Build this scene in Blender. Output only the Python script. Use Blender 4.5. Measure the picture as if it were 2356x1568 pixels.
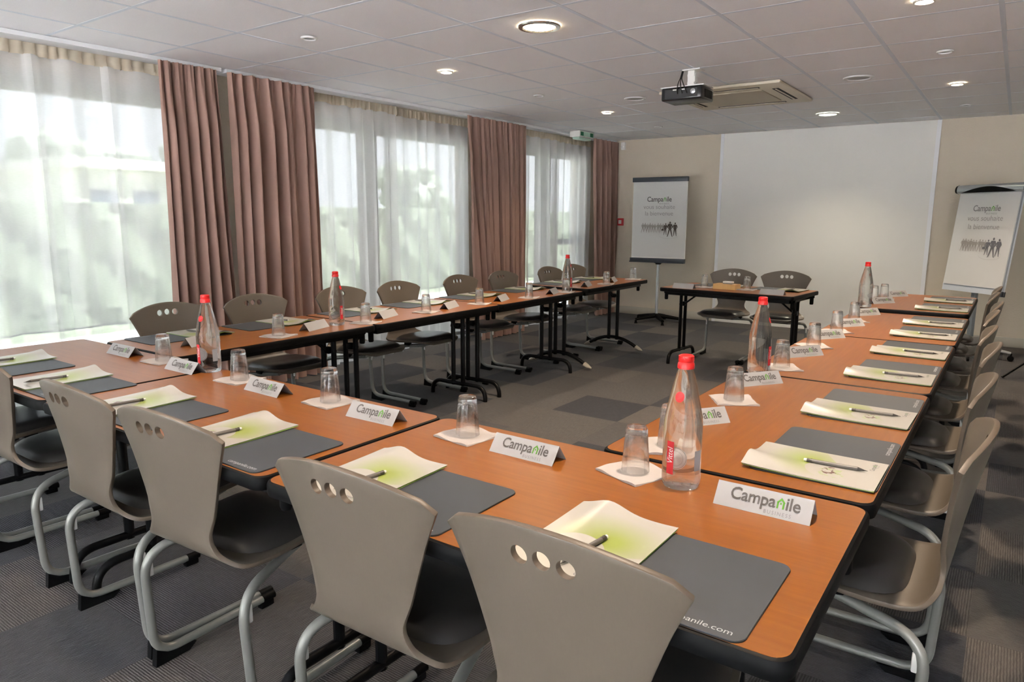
import bpy, bmesh, math, random
from mathutils import Vector, Matrix
R = math.radians
PI = math.pi
for o in list(bpy.data.objects): bpy.data.objects.remove(o)
scene = bpy.context.scene
COL = scene.collection
random.seed(7)

# ---------------------------------------------------------------- camera
W_, H_, F_ = 2356, 1568, 1617.67
yaw, pit, rol = R(35.389), R(-9.876), R(0.241)
cy, sy, cp, sp = math.cos(yaw), math.sin(yaw), math.cos(pit), math.sin(pit)
fwd = Vector((-sy*cp, cy*cp, sp)); rr = Vector((cy, sy, 0)); uu = rr.cross(fwd)
r2 = math.cos(rol)*rr + math.sin(rol)*uu; u2 = -math.sin(rol)*rr + math.cos(rol)*uu
cd = bpy.data.cameras.new('camera'); cam = bpy.data.objects.new('camera', cd); COL.objects.link(cam)
M = Matrix((r2, u2, -fwd)).transposed().to_4x4(); M.translation = Vector((0, 0, 1.30))
cam.matrix_world = M
cd.sensor_width = 36; cd.sensor_fit = 'HORIZONTAL'; cd.lens = 36*F_/W_; cd.clip_start = .05; cd.clip_end = 300
scene.camera = cam
# ---------------------------------------------------------------- view
scene.view_settings.view_transform = 'Standard'
scene.view_settings.look = 'None'
scene.view_settings.gamma = 1
scene.view_settings.use_curve_mapping = False
scene.view_settings.exposure = 2.24
# ---------------------------------------------------------------- world: bright overcast sky
wd = bpy.data.worlds.new('sky'); scene.world = wd; wd.use_nodes = True
wn = wd.node_tree; wn.nodes.clear()
wo = wn.nodes.new('ShaderNodeOutputWorld'); wb = wn.nodes.new('ShaderNodeBackground')
wt = wn.nodes.new('ShaderNodeTexCoord'); ws = wn.nodes.new('ShaderNodeSeparateXYZ'); wr = wn.nodes.new('ShaderNodeValToRGB')
wn.links.new(wt.outputs['Generated'], ws.inputs[0]); wn.links.new(ws.outputs['Z'], wr.inputs[0])
wr.color_ramp.elements[0].position = 0.0; wr.color_ramp.elements[0].color = (.93, .96, 1, 1)
wr.color_ramp.elements[1].position = .7; wr.color_ramp.elements[1].color = (.78, .88, 1, 1)
wn.links.new(wr.outputs[0], wb.inputs[0]); wb.inputs[1].default_value = 4.2
wn.links.new(wb.outputs[0], wo.inputs[0])

ZC = 2.347      # ceiling height
ZT = .70        # table top height
YW = 8.90       # far wall
def LX(y): return -4.80 + (y-1.7)*.0278     # line of the curtain rail

def light(name, kind, loc, energy, color=(1, 1, 1), size=.1, rot=(0, 0, 0), **k):
    d = bpy.data.lights.new(name, kind); d.energy = energy; d.color = color
    o = bpy.data.objects.new(name, d); o.location = loc; o.rotation_euler = rot; COL.objects.link(o)
    for a, v in k.items(): setattr(d, a, v)
    if kind == 'AREA': d.size = size
    elif kind in ('POINT', 'SPOT'): d.shadow_soft_size = size
    return o
# portals help the sky light find the windows (they add no light of their own)
for (a, b) in ((-2.8, 3.0), (3.55, 6.05), (7.0, 8.5)):
    o = light('window_portal', 'AREA', (LX((a+b)/2)-.33, (a+b)/2, 1.05), 1, size=b-a, rot=(0, R(-90), 0), shape='RECTANGLE', size_y=b-a)
    o.data.size = 2.1; o.data.cycles.is_portal = True
for (a, b) in ((-4.3, -1.2), (-.6, 2.6)):
    o = light('window_portal', 'AREA', ((a+b)/2, -3.16, 1.16), 1, size=b-a, rot=(R(90), 0, 0), shape='RECTANGLE', size_y=2.1)
    o.data.cycles.is_portal = True
sun = light('sun', 'SUN', (6, 6, 12), 52, (1, .98, .95)); sun.data.angle = R(4)
sun.rotation_euler = Vector((.30, .22, .93)).to_track_quat('Z', 'Y').to_euler()   # high behind the building: it lights the garden, not the room
WARM = (1, .80, .60)
LAMP = 1.9

# ---------------------------------------------------------------- materials
def mat(name, col, rough=.5, metal=0, spec=.5, **k):
    m = bpy.data.materials.new(name); m.use_nodes = True
    b = m.node_tree.nodes['Principled BSDF']
    b.inputs['Base Color'].default_value = (*col, 1); b.inputs['Roughness'].default_value = rough
    b.inputs['Metallic'].default_value = metal; b.inputs['Specular IOR Level'].default_value = spec
    for a, v in k.items(): b.inputs[a.replace('_', ' ')].default_value = v
    return m
class NT:
    def __init__(s, m): s.m = m; s.t = m.node_tree; s.b = s.t.nodes.get('Principled BSDF')
    def n(s, kind, **k):
        nd = s.t.nodes.new('ShaderNode'+kind)
        for a, v in k.items(): setattr(nd, a, v)
        return nd
    def l(s, a, b): s.t.links.new(a, b)
    def math(s, op, a, b=None, c=None):
        nd = s.n('Math', operation=op)
        for i, v in enumerate((a, b, c)):
            if v is None: continue
            if isinstance(v, (int, float)): nd.inputs[i].default_value = v
            else: s.l(v, nd.inputs[i])
        return nd.outputs[0]
    def mix(s, f, a, b):
        nd = s.n('Mix', data_type='RGBA')
        for i, v in ((0, f), (6, a), (7, b)):
            if isinstance(v, (int, float)): nd.inputs[i].default_value = v
            elif isinstance(v, tuple): nd.inputs[i].default_value = (*v, 1)
            else: s.l(v, nd.inputs[i])
        return nd.outputs[2]
    def bump(s, h, strength=.3, dist=.002):
        nd = s.n('Bump'); nd.inputs['Strength'].default_value = strength; nd.inputs['Distance'].default_value = dist
        s.l(h, nd.inputs['Height']); s.l(nd.outputs[0], s.b.inputs['Normal'])
    def noise(s, vec, scale, detail=3):
        nd = s.n('TexNoise'); nd.inputs['Scale'].default_value = scale; nd.inputs['Detail'].default_value = detail
        if vec is not None: s.l(vec, nd.inputs['Vector'])
        return nd.outputs[0]
    def obj(s): return s.n('TexCoord').outputs['Object']
    def mapping(s, vec, scale=(1, 1, 1), rot=(0, 0, 0)):
        nd = s.n('Mapping'); nd.inputs['Scale'].default_value = scale; nd.inputs['Rotation'].default_value = rot
        s.l(vec, nd.inputs['Vector']); return nd.outputs[0]

def m_wood(name, c1, c2, scale=1.0, rough=.33):
    m = mat(name, c1, rough); t = NT(m); v = t.obj()
    g = t.mapping(v, (1.2*scale, 22*scale, 1)); n1 = t.noise(g, 3.0, 6)
    g2 = t.mapping(v, (6*scale, 160*scale, 1)); n2 = t.noise(g2, 4, 2)
    f = t.math('ADD', t.math('MULTIPLY', n1, .7), t.math('MULTIPLY', n2, .3))
    r = t.n('ValToRGB'); r.color_ramp.elements[0].position = .3; r.color_ramp.elements[1].position = .7
    r.color_ramp.elements[0].color = (*c1, 1); r.color_ramp.elements[1].color = (*c2, 1)
    t.l(f, r.inputs[0]); t.l(r.outputs[0], t.b.inputs['Base Color'])
    return m
MW = m_wood('beech_laminate', (.225, .068, .008), (.295, .098, .013))
MBOX = m_wood('light_wood', (.62, .36, .12), (.72, .45, .18), 3, .5)
MBLK = mat('black_edge', (.004, .004, .0045), .5, 0, .12)
MSTEEL_B = mat('black_painted_steel', (.004, .004, .0045), .35, 0, .2)
MPL_B = mat('black_plastic', (.004, .004, .0045), .55, 0, .12)
MTUBE = mat('silver_grey_tube', (.26, .265, .25), .32, .3)
MCLIP = mat('pale_plastic', (.72, .72, .7), .4)
MBEI = mat('beige_plastic', (.45, .40, .31), .4)
def m_shell():
    m = mat('taupe_lacquered_ply', (.13, .11, .09), .38); t = NT(m); v = t.obj()
    n1 = t.noise(t.mapping(v, (60, 60, 3)), 5, 4)
    c = t.mix(t.math('MULTIPLY', n1, .35), (.138, .114, .089), (.110, .090, .070)); t.l(c, t.b.inputs['Base Color'])
    t.bump(n1, .06, .001)
    return m
MSH = m_shell()
MPLY = mat('plywood_edge', (.13, .10, .074), .45)
def m_vinyl():
    m = mat('dark_vinyl', (.040, .036, .034), .33); t = NT(m)
    t.bump(t.noise(t.obj(), 900, 2), .08, .0004); return m
MVIN = m_vinyl()
MMAT = mat('grey_rubber', (.054, .062, .072), .5); _t = NT(MMAT); _t.bump(_t.noise(_t.obj(), 1500, 2), .15, .0004)
MMATB = mat('black_rubber', (.008, .008, .009), .6)
MCARD = mat('white_card', (.38, .38, .385), .55)
MNAP = mat('napkin_paper', (.46, .42, .40), .9); _t = NT(MNAP); _t.bump(_t.noise(_t.obj(), 120, 3), .5, .0015)
MPAP = mat('white_paper', (.62, .62, .61), .6)
MGRN = mat('green_page_edge', (.32, .5, .08), .5)
MTXT = mat('grey_ink', (.10, .095, .09), .6)
MTXT2 = mat('light_grey_ink', (.22, .22, .22), .6)
MTXG = mat('green_ink', (.09, .32, .02), .6)
MTXW = mat('pale_ink', (.5, .52, .54), .6)
MPEN = mat('pencil_grey', (.14, .128, .118), .35)
MPENT = mat('pencil_tip', (.06, .055, .05), .3)
MERA = mat('eraser', (.8, .8, .78), .6)
MRED = mat('red_cap', (.62, .015, .015), .3)
MREDL = mat('red_label', (.55, .02, .03), .45)
MLAB = mat('label_silver', (.30, .30, .30), .4)
MLABT = None
MLABR = mat('label_ring', (.06, .06, .06), .4)
MWHITE = mat('white_plastic', (.78, .77, .74), .4)
MSCREEN = mat('projection_paint', (.80, .79, .76), .75)
MTRIM = mat('white_trim', (.84, .85, .88), .5)
MALU = mat('aluminium', (.62, .65, .68), .25, .7)
MANT = mat('anthracite', (.035, .042, .055), .4)
MFRAME = mat('window_frame_grey', (.13, .125, .11), .45)
MBARE = mat('grid_bar', (.72, .76, .83), .5)
MAC = mat('cream_plastic', (.66, .60, .48), .45)
MACG = mat('cream_grille', (.52, .46, .35), .5)
MGREEN = mat('exit_green', (.01, .16, .07), .4)
MPROJ = mat('projector_black', (.012, .012, .014), .25)
MLENS = mat('lens_glass', (.02, .02, .04), .05, .0, 1.0)
MCABLE = mat('cable_black', (.01, .01, .01), .5)
MPERS = mat('silhouette_brown', (.075, .06, .05), .6)
MPERSL = mat('silhouette_grey', (.33, .31, .29), .6)

def m_glass(name, ior=1.45, tint=(1, 1, 1), thin=.35):
    m = bpy.data.materials.new(name); m.use_nodes = True; nt = m.node_tree; nt.nodes.clear()
    o = nt.nodes.new('ShaderNodeOutputMaterial'); g = nt.nodes.new('ShaderNodeBsdfGlass'); tr = nt.nodes.new('ShaderNodeBsdfTransparent'); mx = nt.nodes.new('ShaderNodeMixShader')
    g.inputs['IOR'].default_value = ior; g.inputs['Roughness'].default_value = 0; g.inputs['Color'].default_value = (*tint, 1)
    tr.inputs[0].default_value = (*tint, 1)
    mx.inputs[0].default_value = thin
    nt.links.new(g.outputs[0], mx.inputs[1]); nt.links.new(tr.outputs[0], mx.inputs[2]); nt.links.new(mx.outputs[0], o.inputs[0])
    return m
MGLASS = m_glass('tumbler_glass', 1.45, (1, 1, 1), .3)
def m_film(name, col, clear):
    m = bpy.data.materials.new(name); m.use_nodes = True; nt = m.node_tree; nt.nodes.clear()
    o = nt.nodes.new('ShaderNodeOutputMaterial'); d = nt.nodes.new('ShaderNodeBsdfDiffuse'); tr = nt.nodes.new('ShaderNodeBsdfTransparent'); mx = nt.nodes.new('ShaderNodeMixShader')
    d.inputs[0].default_value = (*col, 1); mx.inputs[0].default_value = clear
    nt.links.new(d.outputs[0], mx.inputs[1]); nt.links.new(tr.outputs[0], mx.inputs[2]); nt.links.new(mx.outputs[0], o.inputs[0]); return m
MLABT = m_film('label_film', (.45, .46, .47), .55)
MBOT = m_glass('bottle_glass', 1.36, (.99, 1, 1), .3)
def m_pane(name='window_pane', c=(.95, .97, .96)):
    m = bpy.data.materials.new(name); m.use_nodes = True; nt = m.node_tree; nt.nodes.clear()
    o = nt.nodes.new('ShaderNodeOutputMaterial'); g = nt.nodes.new('ShaderNodeBsdfGlossy'); tr = nt.nodes.new('ShaderNodeBsdfTransparent'); mx = nt.nodes.new('ShaderNodeMixShader')
    g.inputs['Roughness'].default_value = .02; tr.inputs[0].default_value = (*c, 1); mx.inputs[0].default_value = .06
    nt.links.new(tr.outputs[0], mx.inputs[1]); nt.links.new(g.outputs[0], mx.inputs[2]); nt.links.new(mx.outputs[0], o.inputs[0]); return m
MPANE = m_pane(); MPANEN = m_pane('light_tinted_pane', (.68, .69, .70)); MPANET = m_pane('dimming_pane', (.28, .286, .29))  # tints added to hold down the daylight coming through the panes
def m_sheer(name, col, trans):
    m = bpy.data.materials.new(name); m.use_nodes = True; nt = m.node_tree; nt.nodes.clear()
    N = nt.nodes.new; o = N('ShaderNodeOutputMaterial'); d = N('ShaderNodeBsdfDiffuse'); tl = N('ShaderNodeBsdfTranslucent'); tr = N('ShaderNodeBsdfTransparent')
    d.inputs[0].default_value = (*col, 1); tl.inputs[0].default_value = (*col, 1); tr.inputs[0].default_value = (1, 1, 1, 1)
    a = N('ShaderNodeMixShader'); a.inputs[0].default_value = .5; nt.links.new(d.outputs[0], a.inputs[1]); nt.links.new(tl.outputs[0], a.inputs[2])
    b = N('ShaderNodeMixShader')
    # the thread mesh: denser where the cloth is seen at a glancing angle, as a real voile is
    tc = N('ShaderNodeTexCoord'); mp = N('ShaderNodeMapping'); mp.inputs['Scale'].default_value = (20, 20, 260); nz = N('ShaderNodeTexNoise'); nz.inputs['Scale'].default_value = 2; nz.inputs['Detail'].default_value = 2
    nt.links.new(tc.outputs['Object'], mp.inputs[0]); nt.links.new(mp.outputs[0], nz.inputs[0])
    lw = N('ShaderNodeLayerWeight'); lw.inputs[0].default_value = .35
    m1 = N('ShaderNodeMath'); m1.operation = 'MULTIPLY_ADD'; nt.links.new(lw.outputs['Facing'], m1.inputs[0]); m1.inputs[1].default_value = -.40; m1.inputs[2].default_value = trans-.05
    m2 = N('ShaderNodeMath'); m2.operation = 'MULTIPLY_ADD'; nt.links.new(nz.outputs[0], m2.inputs[0]); m2.inputs[1].default_value = .12; nt.links.new(m1.outputs[0], m2.inputs[2]); m2.use_clamp = True
    nt.links.new(m2.outputs[0], b.inputs[0]); nt.links.new(a.outputs[0], b.inputs[1]); nt.links.new(tr.outputs[0], b.inputs[2]); nt.links.new(b.outputs[0], o.inputs[0])
    return m
MSHEER = m_sheer('white_voile', (.94, .94, .95), .36)
MTAPE = m_sheer('heading_tape_cloth', (.78, .70, .58), .08)
def m_drape():
    m = mat('mauve_brown_cloth', (.34, .21, .17), .75); t = NT(m); v = t.obj()
    n = t.noise(t.mapping(v, (400, 400, 60)), 2, 2); t.bump(n, .2, .001)
    t.b.inputs['Sheen Weight'].default_value = .25; t.b.inputs['Sheen Roughness'].default_value = .4
    return m
MDRAPE = m_drape()
def m_folder():
    m = mat('printed_cover', (.8, .8, .76), .3); t = NT(m); v = t.obj()
    s = t.n('SeparateXYZ'); t.l(v, s.inputs[0]); x, y = s.outputs[0], s.outputs[1]
    def dist(cx, cy_, sx=1, sy_=1):
        a = t.math('MULTIPLY', t.math('SUBTRACT', x, cx), sx); b = t.math('MULTIPLY', t.math('SUBTRACT', y, cy_), sy_)
        return t.math('SQRT', t.math('ADD', t.math('MULTIPLY', a, a), t.math('MULTIPLY', b, b)))
    def soft(d, r, w):
        q = t.n('MapRange'); q.inputs[1].default_value = r; q.inputs[2].default_value = r+w; q.inputs[3].default_value = 1; q.inputs[4].default_value = 0
        t.l(d, q.inputs[0]); return q.outputs[0]
    g = soft(dist(.128, .165, .9, 1), .02, .085)
    cut = soft(dist(.085, .105), .060, .001)
    low = t.math('GREATER_THAN', t.math('ADD', y, t.math('MULTIPLY', x, -.55)), .026)
    g = t.math('MULTIPLY', t.math('MULTIPLY', g, t.math('SUBTRACT', 1, cut)), low)
    base = t.mix(g, (.48, .465, .425), (.33, .40, .085))
    nz = t.noise(t.mapping(v, (1, 1, 1)), 95, 3)
    spot = t.math('MULTIPLY', t.math('GREATER_THAN', nz, .56), soft(dist(.080, .108, 1, 1.5), .026, .003))
    nz2 = t.noise(t.mapping(v, (1, 1, 1)), 60, 2)
    spg = t.math('MULTIPLY', t.math('GREATER_THAN', nz2, .58), soft(dist(.075, .102, 1, 1.4), .042, .003))
    c = t.mix(t.math('MULTIPLY', spg, .6), base, (.35, .50, .14)); c = t.mix(spot, c, (.12, .045, .035))
    t.l(c, t.b.inputs['Base Color']); t.b.inputs['Coat Weight'].default_value = .3; t.b.inputs['Coat Roughness'].default_value = .2
    return m
MFOLD = m_folder()
def m_carpet():
    m = mat('carpet_tiles', (.06, .06, .065), .95, 0, .1); t = NT(m); v = t.obj()
    s = t.n('SeparateXYZ'); t.l(v, s.inputs[0]); T = .5
    px = t.math('DIVIDE', s.outputs[0], T); py = t.math('DIVIDE', s.outputs[1], T)
    # half-offset alternate tiles as the fitter laid them: quarter-turned squares
    fx = t.math('FLOOR', px); fy = t.math('FLOOR', py)
    cmb = t.n('CombineXYZ'); t.l(fx, cmb.inputs[0]); t.l(fy, cmb.inputs[1])
    wn_ = t.n('TexWhiteNoise', noise_dimensions='3D'); t.l(cmb.outputs[0], wn_.inputs[0])
    rnd = wn_.outputs[0]
    par = t.math('GREATER_THAN', t.math('ABSOLUTE', t.math('MODULO', t.math('ADD', fx, fy), 2)), .5)
    coord = t.n('Mix', data_type='FLOAT'); t.l(par, coord.inputs[0]); t.l(s.outputs[0], coord.inputs[2]); t.l(s.outputs[1], coord.inputs[3])
    oth = t.n('Mix', data_type='FLOAT'); t.l(par, oth.inputs[0]); t.l(s.outputs[1], oth.inputs[2]); t.l(s.outputs[0], oth.inputs[3])
    wob = t.noise(v, 60, 2)
    rib = t.math('SINE', t.math('ADD', t.math('MULTIPLY', coord.outputs[0], 2*PI/.0078), t.math('MULTIPLY', wob, 2.5)))
    rib = t.math('MULTIPLY_ADD', rib, .5, .5)
    cm2 = t.n('CombineXYZ'); t.l(t.math('MULTIPLY', coord.outputs[0], 8), cm2.inputs[0]); t.l(oth.outputs[0], cm2.inputs[1])
    streak = t.noise(cm2.outputs[0], 26, 4)
    grain = t.noise(v, 520, 2)
    r = t.n('ValToRGB'); e = r.color_ramp.elements
    e[0].position = 0; e[0].color = (.044, .046, .054, 1); e[1].position = 1; e[1].color = (.150, .134, .122, 1)
    e.new(.35).color = (.084, .084, .093, 1); e.new(.65).color = (.115, .108, .104, 1); t.l(rnd, r.inputs[0])
    ribamt = t.math('MULTIPLY_ADD', rib, .55, .55)
    gr = t.math('ADD', t.math('MULTIPLY_ADD', grain, 1.1, .35), t.math('MULTIPLY_ADD', streak, .9, -.4))
    f = t.math('MULTIPLY', ribamt, gr)
    mul = t.n('VectorMath', operation='SCALE'); t.l(r.outputs[0], mul.inputs[0]); t.l(f, mul.inputs['Scale'])
    t.l(mul.outputs[0], t.b.inputs['Base Color'])
    t.bump(t.math('ADD', rib, t.math('MULTIPLY', grain, .8)), .6, .003)
    t.b.inputs['Sheen Weight'].default_value = .08
    return m
MCARP = m_carpet()
def m_wall(name, c):
    m = mat(name, c, .85); t = NT(m); v = t.obj()
    t.bump(t.noise(v, 70, 5), .45, .006); return m
MWALL = m_wall('beige_textured_wall', (.66, .585, .48))
MWALLG = m_wall('light_wall', (.78, .74, .68))
def m_ceil():
    m = mat('mineral_tile', (.70, .69, .69), .9); t = NT(m); v = t.obj(); n = t.noise(v, 220, 4)
    c = t.mix(n, (.84, .83, .85), (.92, .91, .93)); t.l(c, t.b.inputs['Base Color']); t.bump(n, .3, .002); return m
MCEIL = m_ceil()
def emit(name, col, s):
    m = mat(name, (.8, .8, .8)); b = m.node_tree.nodes['Principled BSDF']
    b.inputs['Emission Color'].default_value = (*col, 1); b.inputs['Emission Strength'].default_value = s; return m
MBULB = emit('lamp_warm', (1, .80, .50), 14)
MBULB2 = emit('lamp_pale', (.98, 1, .72), 4)
MHEDGE = mat('hedge_leaves', (.16, .26, .10), .9); _t = NT(MHEDGE); _n = _t.noise(_t.obj(), 7, 5); _t.l(_t.mix(_n, (.15, .19, .12), (.26, .31, .21)), _t.b.inputs['Base Color'])
MGRASS = mat('lawn', (.22, .33, .13), .95); _t = NT(MGRASS); _n = _t.noise(_t.obj(), 3, 5); _t.l(_t.mix(_n, (.20, .26, .15), (.30, .34, .23)), _t.b.inputs['Base Color'])
MTREE = mat('hazy_leaves', (.30, .34, .27), .9)  # paler leaves: distance haze is put into the colour
MBARK = mat('bark', (.1, .07, .05), .9)
MPATH = mat('terrace', (.66, .64, .63), .9)
MHOUSE = mat('house_render', (.75, .72, .66), .9)
MHWIN = mat('house_window', (.12, .15, .2), .2)

# ---------------------------------------------------------------- mesh helpers
class G:
    """collects geometry for ONE mesh object"""
    def __init__(s): s.v = []; s.f = []; s.m = []; s.sm = []
    def add(s, vs, fs, mi=0, smooth=False, T=None):
        b = len(s.v)
        for p in vs:
            p = Vector(p)
            s.v.append(tuple(T @ p) if T is not None else tuple(p))
        for f in fs: s.f.append([b+i for i in f]); s.m.append(mi); s.sm.append(smooth)
        return s
    def box(s, x0, x1, y0, y1, z0, z1, mi=0, T=None, bev=0, seg=2):
        if bev:
            bm = bmesh.new(); bmesh.ops.create_cube(bm, size=1)
            for v in bm.verts: v.co = Vector(((x0+x1)/2+v.co.x*(x1-x0), (y0+y1)/2+v.co.y*(y1-y0), (z0+z1)/2+v.co.z*(z1-z0)))
            bmesh.ops.bevel(bm, geom=list(bm.edges), offset=bev, segments=seg, profile=.5, affect='EDGES')
            bm.verts.ensure_lookup_table()
            s.add([v.co.copy() for v in bm.verts], [[v.index for v in f.verts] for f in bm.faces], mi, True, T); bm.free(); return s
        vs = [(x, y, z) for z in (z0, z1) for y in (y0, y1) for x in (x0, x1)]
        return s.add(vs, [(0, 2, 3, 1), (4, 5, 7, 6), (0, 1, 5, 4), (2, 6, 7, 3), (0, 4, 6, 2), (1, 3, 7, 5)], mi, False, T)
    def tube(s, pts, r, n=10, mi=0, cap=True, T=None, flat=1.0):
        P = [Vector(p) for p in pts]; k = len(P); rs = r if isinstance(r, (list, tuple)) else [r]*k
        rings = []; up = None
        for i in range(k):
            d = (P[min(i+1, k-1)]-P[max(i-1, 0)]).normalized()
            if up is None:
                a = Vector((0, 0, 1)) if abs(d.z) < .9 else Vector((1, 0, 0)); up = (a - d*a.dot(d)).normalized()
            else: up = (up - d*up.dot(d)).normalized()
            w = d.cross(up)
            rings.append([P[i] + (up*math.cos(2*PI*j/n) + w*math.sin(2*PI*j/n)*flat)*rs[i] for j in range(n)])
        vs = [q for g in rings for q in g]
        fs = [(i*n+j, i*n+(j+1) % n, (i+1)*n+(j+1) % n, (i+1)*n+j) for i in range(k-1) for j in range(n)]
        if cap: fs += [tuple(range(n-1, -1, -1)), tuple((k-1)*n+j for j in range(n))]
        return s.add(vs, fs, mi, True, T)
    def lathe(s, prof, n=24, mi=0, T=None, closed=False, cx=0, cy=0):
        vs = [(cx+r*math.cos(2*PI*j/n), cy+r*math.sin(2*PI*j/n), z) for r, z in prof for j in range(n)]
        k = len(prof)
        fs = [(i*n+j, i*n+(j+1) % n, (i+1)*n+(j+1) % n, (i+1)*n+j) for i in range(k-1) for j in range(n)]
        if closed: fs += [((k-1)*n+j, (k-1)*n+(j+1) % n, (j+1) % n, j) for j in range(n)]
        return s.add(vs, fs, mi, True, T)
    def prism(s, poly, z0, z1, mi=0, T=None, smooth=False):
        n = len(poly); vs = [(x, y, z0) for x, y in poly]+[(x, y, z1) for x, y in poly]
        fs = [tuple(range(n-1, -1, -1)), tuple(range(n, 2*n))]+[(i, (i+1) % n, n+(i+1) % n, n+i) for i in range(n)]
        return s.add(vs, fs, mi, smooth, T)
    def grid(s, fn, nu, nv, mi=0, T=None):
        vs = [fn(i/nu, j/nv) for i in range(nu+1) for j in range(nv+1)]
        fs = [(i*(nv+1)+j, (i+1)*(nv+1)+j, (i+1)*(nv+1)+j+1, i*(nv+1)+j+1) for i in range(nu) for j in range(nv)]
        return s.add(vs, fs, mi, True, T)
    def mesh(s, name, mats):
        me = bpy.data.meshes.new(name); me.from_pydata(s.v, [], s.f)
        for m in (mats if isinstance(mats, (list, tuple)) else [mats]): me.materials.append(m)
        me.polygons.foreach_set('material_index', s.m); me.polygons.foreach_set('use_smooth', s.sm)
        bm = bmesh.new(); bm.from_mesh(me); bmesh.ops.recalc_face_normals(bm, faces=bm.faces); bm.to_mesh(me); bm.free()
        me.update()
        if any(s.sm):
            try: me.set_sharp_from_angle(angle=R(38))
            except Exception: pass
        return me
    def build(s, name, mats, parent=None, loc=(0, 0, 0), rz=0, label=None):
        o = bpy.data.objects.new(name, s.mesh(name, mats)); COL.objects.link(o)
        o.location = loc; o.rotation_euler = (0, 0, rz)
        if parent: o.parent = parent
        if label: o['label'] = label
        return o
def rrect(x0, x1, y0, y1, r, n=5):
    P = []
    for cx_, cy_, a in ((x1-r, y1-r, 0), (x0+r, y1-r, 90), (x0+r, y0+r, 180), (x1-r, y0+r, 270)):
        for i in range(n+1): t = R(a+90*i/n); P.append((cx_+r*math.cos(t), cy_+r*math.sin(t)))
    return P
def bez(P, n=8):
    """Smooth path: round the corners of a polyline; P items are (x,y,z,radius)"""
    out = []
    for i, p in enumerate(P):
        c = Vector(p[:3]); r = p[3] if len(p) > 3 else 0
        if r and 0 < i < len(P)-1:
            a = Vector(P[i-1][:3]); b = Vector(P[i+1][:3]); da = (a-c).normalized(); db = (b-c).normalized()
            s0, s1 = c+da*r, c+db*r
            for k in range(n+1):
                t = k/n; out.append((1-t)**2*s0 + 2*t*(1-t)*c + t*t*s1)
        else: out.append(c)
    return out
def empty(name, loc=(0, 0, 0), rz=0):
    o = bpy.data.objects.new(name, None); COL.objects.link(o); o.location = loc; o.rotation_euler = (0, 0, rz); o.empty_display_size = .05; return o
def tag(o, label, cat, group=None, kind=None):
    o['label'] = label; o['category'] = cat
    if group: o['group'] = group
    if kind: o['kind'] = kind
    return o
def struct(o): o['kind'] = 'structure'; return o
def kids(o): return [c for c in ALLC if c.parent == o]
def copy_tree(root, loc, rz, label, z=None):
    r = root.copy(); COL.objects.link(r); r.location = loc; r.rotation_euler = (0, 0, rz); r['label'] = label
    for c in root.children:
        d = c.copy(); COL.objects.link(d); d.parent = r
        for g in c.children:
            e = g.copy(); COL.objects.link(e); e.parent = d
    return r
_first = {}
def place(proto, loc, rz, label):
    """the first placement moves the prototype itself, later ones copy it"""
    if proto.name not in _first:
        _first[proto.name] = 1; proto.location = loc; proto.rotation_euler = (0, 0, rz); proto['label'] = label; return proto
    return copy_tree(proto, loc, rz, label)

# text --------------------------------------------------------------
def text_geo(s, size, spacing=1.0, shear=0.0, bold=0.0):
    c = bpy.data.curves.new('t', 'FONT'); c.body = s; c.size = size; c.space_character = spacing; c.shear = shear; c.offset = bold; c.resolution_u = 3
    o = bpy.data.objects.new('t', c); COL.objects.link(o)
    dg = bpy.context.evaluated_depsgraph_get(); dg.update()
    me = bpy.data.meshes.new_from_object(o.evaluated_get(dg))
    vs = [v.co.copy() for v in me.vertices]; fs = [tuple(p.vertices) for p in me.polygons]
    bpy.data.objects.remove(o); bpy.data.curves.remove(c); bpy.data.meshes.remove(me)
    w = max(v.x for v in vs) if vs else 0
    return vs, fs, w
def logo(g, width, T, business=True):
    """Campanile / BUSINESS word mark centred on x=0, baseline y=0; materials 0 grey, 1 green, 2 light grey"""
    S = 1.0
    a, af, aw = text_geo('Campa', S, .97, 0, .014); b, bf, bw = text_geo('n', S); c, cf, cw = text_geo('ile', S, .97, 0, .014)
    tot = aw+.05+bw+.07+cw; k = width/tot
    def put(vs, fs, dx, mi, sc=1, dy=0):
        g.add([((v.x*sc+dx)*k-width/2, (v.y*sc+dy)*k*1.12, 0) for v in vs], fs, mi, False, T)
    put(a, af, 0, 0); 
    x0 = aw+.05; put(c, cf, x0+bw+.07, 0)
    # the green letter drawn as a little house
    h = .47; t_ = .10; x1 = x0+.02; x2 = x0+bw+.02
    g.add([((px)*k-width/2, py*k*1.12, 0) for px, py in ((x1, 0), (x1+t_, 0), (x1+t_, h*.8), (x1, h*.8))], [(0, 1, 2, 3)], 1, False, T)
    g.add([((px)*k-width/2, py*k*1.12, 0) for px, py in ((x2-t_, 0), (x2, 0), (x2, h*.8), (x2-t_, h*.8))], [(0, 1, 2, 3)], 1, False, T)
    xm = (x1+x2)/2
    g.add([((px)*k-width/2, py*k*1.12, 0) for px, py in ((x1-.04, h*.72), (x1+.05, h*.66), (xm, h*1.0), (x2-.05, h*.66), (x2+.04, h*.74), (xm, h*1.30))], [(0, 1, 2, 5), (5, 2, 3, 4)], 1, False, T)
    g.add([((px)*k-width/2, py*k*1.12, 0) for px, py in ((xm-.045, h*.5), (xm+.045, h*.5), (xm+.045, h*.72), (xm-.045, h*.72))], [(0, 1, 2, 3)], 1, False, T)
    if business:
        d, df, dw = text_geo('BUSINESS', .30, 1.35); sc = 1.0; put(d, df, aw-.62, 2, sc, -.40)

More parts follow.
